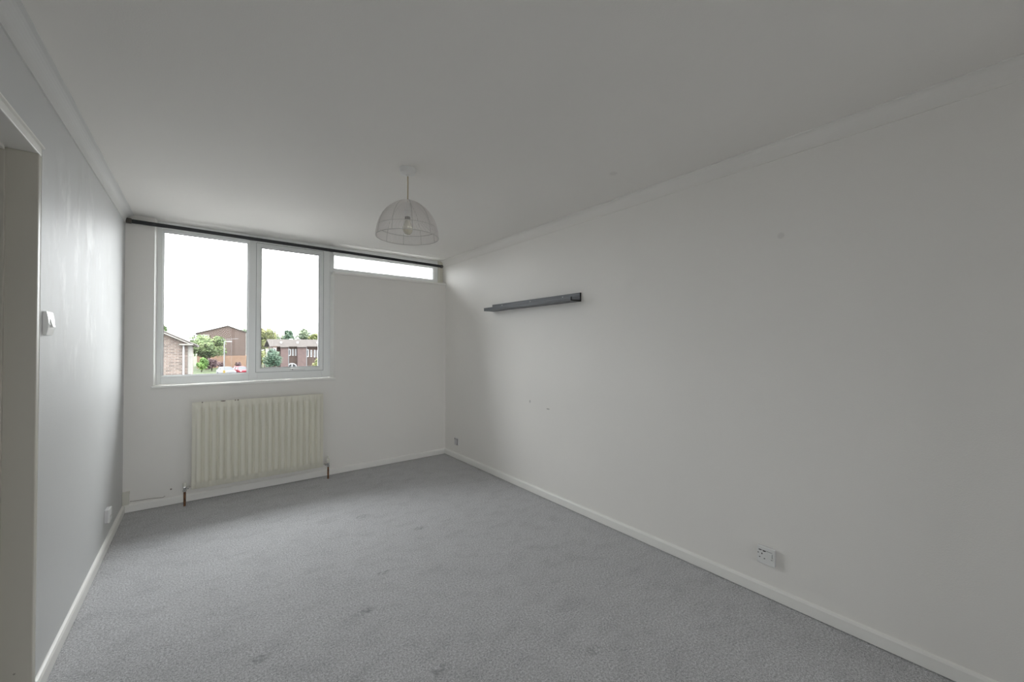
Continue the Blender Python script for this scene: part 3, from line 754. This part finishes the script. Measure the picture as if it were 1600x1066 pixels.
tree('broadleaf_tree', 'tree top peeping over the near brick gable roof', 'tree', 252, 515, 70, 10, 11, 'leaf_green', 1200, 2, 0.2)
tree('round_shrub', 'bright green rounded shrub under the large tree', 'shrub', 315, 569, 98, 11, 10, 'leaf_bright', 1300, 3, 0.16, False)
tree('purple_shrub', 'purple brown leaved shrub beside the bright green shrub', 'shrub', 331, 567, 100, 10, 11, 'leaf_purple', 1100, 4, 0.16, False)
tree('dark_shrub', 'dark shrub behind the pale parked car', 'shrub', 346, 571, 99, 6, 8, 'leaf_purple', 700, 5, 0.14, False)
tree('dark_shrub', 'small bare-looking shrub against the orange brick wall', 'shrub', 372, 571, 111, 6, 6, 'leaf_purple', 500, 6, 0.16, False)
tree('broadleaf_tree', 'tall yellowish tree left of the terrace', 'tree', 413, 527, 90, 19, 24, 'leaf_yellow', 3400, 7, 0.2)
tree('flowering_shrub', 'large dark green flowering shrub before the terrace', 'shrub', 426, 561, 66, 15, 18, 'leaf_dark', 2400, 8, 0.13, False)
tree('light_shrub', 'pale green shrub between the tall tree and dark shrub', 'shrub', 409, 558, 70, 9, 14, 'leaf_yellow', 1000, 9, 0.13, False)
tree('distant_tree', 'dark distant pine behind the terrace roof ridge', 'tree', 451, 527, 140, 10, 12, 'leaf_dark', 2200, 10, 0.34)
tree('distant_tree', 'broad domed distant tree behind the terrace roof', 'tree', 476, 526, 165, 17, 13, 'leaf_hazy', 2200, 11, 0.34)
tree('distant_tree', 'yellow-green distant tree at the terrace roof end beside the casement edge', 'tree', 493, 528, 135, 12, 10, 'leaf_yellow', 1500, 12, 0.3)
tree('distant_tree', 'low distant tree filling the gap left of the pine', 'tree', 437, 531, 160, 11, 9, 'leaf_hazy', 1300, 13, 0.34)
tree('distant_tree', 'thin tree top showing over the gabled house eave', 'tree', 381, 518, 150, 8, 7, 'leaf_hazy', 700, 14, 0.25)
tree('light_shrub', 'pale green shrub before the terrace beside the casement edge', 'shrub', 495, 570, 70, 9, 10, 'leaf_yellow', 1000, 15, 0.12, False)
tree('hedge_tree', 'low tree between the near gable and the large tree', 'tree', 290, 545, 112, 10, 16, 'leaf_green', 1400, 16, 0.24)

# street lamp
p = V(350.2, 580, 82)
h = thing('street_lamp', 'tall pale street lamp standing by the parked cars', 'street lamp', (p.x, 82, GZ))
tz = V(350.2, 534, 82).z
part('pole', tube(B(), [(p.x, 82, GZ), (p.x, 82, GZ+1.5), (p.x, 82, tz)], [0.10, 0.09, 0.065], 10), 'steel', h, True)
bm = B(); tube(bm, [(p.x, 82, tz-0.05), (p.x+0.25, 82, tz+0.06), (p.x+0.5, 82, tz+0.04)], 0.05, 8)
part('arm', bm, 'steel', h, True)
bm = B(); prism(bm, [(p.x+0.4, 81.88, tz-0.05), (p.x+1.05, 81.88, tz-0.02), (p.x+1.08, 81.88, tz+0.06), (p.x+0.75, 81.88, tz+0.13), (p.x+0.4, 81.88, tz+0.10)], (0, 0.26, 0))
part('lantern', bm, 'ext_white', h)
part('base_sleeve', tube(B(), [(p.x, 82, GZ), (p.x, 82, GZ+1.3)], 0.13, 10), 'steel', h)
part('number_plate', box(B(), p.x-0.16, p.x+0.16, 81.86, 81.89, GZ+0.55, GZ+1.05, 0.01), 'yellow', h)
# rooftop aerial standing in front of the gabled house
q = V(362, 531, 90)
h = thing('tv_aerial', 'thin television aerial on a mast in front of the gabled house', 'aerial', (q.x, 90, GZ))
part('mast', tube(B(), [(q.x, 90, GZ), (q.x, 90, q.z+0.05)], 0.014, 6), 'steel', h)
part('boom', tube(B(), [(q.x-1.6, 90, q.z-0.05), (q.x+1.0, 90, q.z+0.22)], 0.012, 6), 'steel', h)
for k in range(9):
    xx = q.x-1.5+k*0.3; zz = q.z-0.04+k*0.031
    part('element', tube(B(), [(xx, 89.75, zz-0.12), (xx, 90.25, zz+0.12)], 0.008, 5), 'steel', h)

# parked cars
def car(label, paint_, px, y, rot):
    c = V(px, 580, y)
    o = thing('parked_car', label, 'car', (c.x, y, GZ+0.03), 'cars parked by the street lamp')
    o.rotation_euler = (0, 0, rot)
    def loc(nm, bm, mat, smooth=False): return finish(nm, bm, mat, o, smooth)
    W = 0.86
    bm = B()
    prism(bm, [(-2.0, -W, 0.28), (2.0, -W, 0.28), (2.08, -W, 0.55), (1.98, -W, 0.78), (1.05, -W, 0.92), (-1.75, -W, 0.95), (-2.05, -W, 0.85), (-2.08, -W, 0.5)], (0, 2*W, 0))
    bmesh.ops.bevel(bm, geom=list(bm.edges), offset=0.06, segments=2, affect='EDGES', profile=0.5)
    loc('body', bm, paint_, True)
    bm = B()
    lo = [(-1.95, 0.80, 0.90), (1.05, 0.80, 0.90)]; hi = [(-1.55, 0.62, 1.44), (0.25, 0.62, 1.46)]
    vs = [bm.verts.new(v) for v in ((-1.95, -0.80, 0.90), (1.05, -0.80, 0.90), (1.05, 0.80, 0.90), (-1.95, 0.80, 0.90), (-1.50, -0.62, 1.40), (0.25, -0.62, 1.42), (0.25, 0.62, 1.42), (-1.50, 0.62, 1.40))]
    for f in ((0, 1, 5, 4), (1, 2, 6, 5), (2, 3, 7, 6), (3, 0, 4, 7), (4, 5, 6, 7), (3, 2, 1, 0)): bm.faces.new([vs[k] for k in f])
    loc('windows', bm, 'car_glass')
    loc('roof', box(B(), -1.48, 0.24, -0.63, 0.63, 1.40, 1.46, 0.025), paint_)
    for sx in (-1, 1):
        for a_, b_ in (((-1.95, 0.80, 0.92), (-1.48, 0.62, 1.42)), ((1.05, 0.80, 0.92), (0.24, 0.62, 1.43)), ((-0.5, 0.80, 0.92), (-0.5, 0.625, 1.42))):
            loc('pillar', tube(B(), [(a_[0], sx*a_[1], a_[2]), (b_[0], sx*b_[1], b_[2])], 0.04, 6), paint_)
        for wx in (-1.3, 1.28):
            loc('wheel', lathe(B(), [(0.18, -0.1), (0.30, -0.1), (0.31, -0.06), (0.31, 0.06), (0.30, 0.1), (0.18, 0.1)], (wx, sx*0.78, 0.30), 20, 'y'), 'tyre', True)
        loc('headlamp', box(B(), 1.86, 2.04, sx*0.68-0.14, sx*0.68+0.14, 0.62, 0.76, 0.03), 'ext_white')
        loc('tail_lamp', box(B(), -2.09, -1.98, sx*0.70-0.12, sx*0.70+0.12, 0.66, 0.84, 0.03), 'tail')
    return o
car('white parked car behind the street lamp pole', 'car_white', 353.5, 84.5, math.radians(-75))
car('red parked car beside the white car', 'car_red', 376.5, 85.5, math.radians(-75))
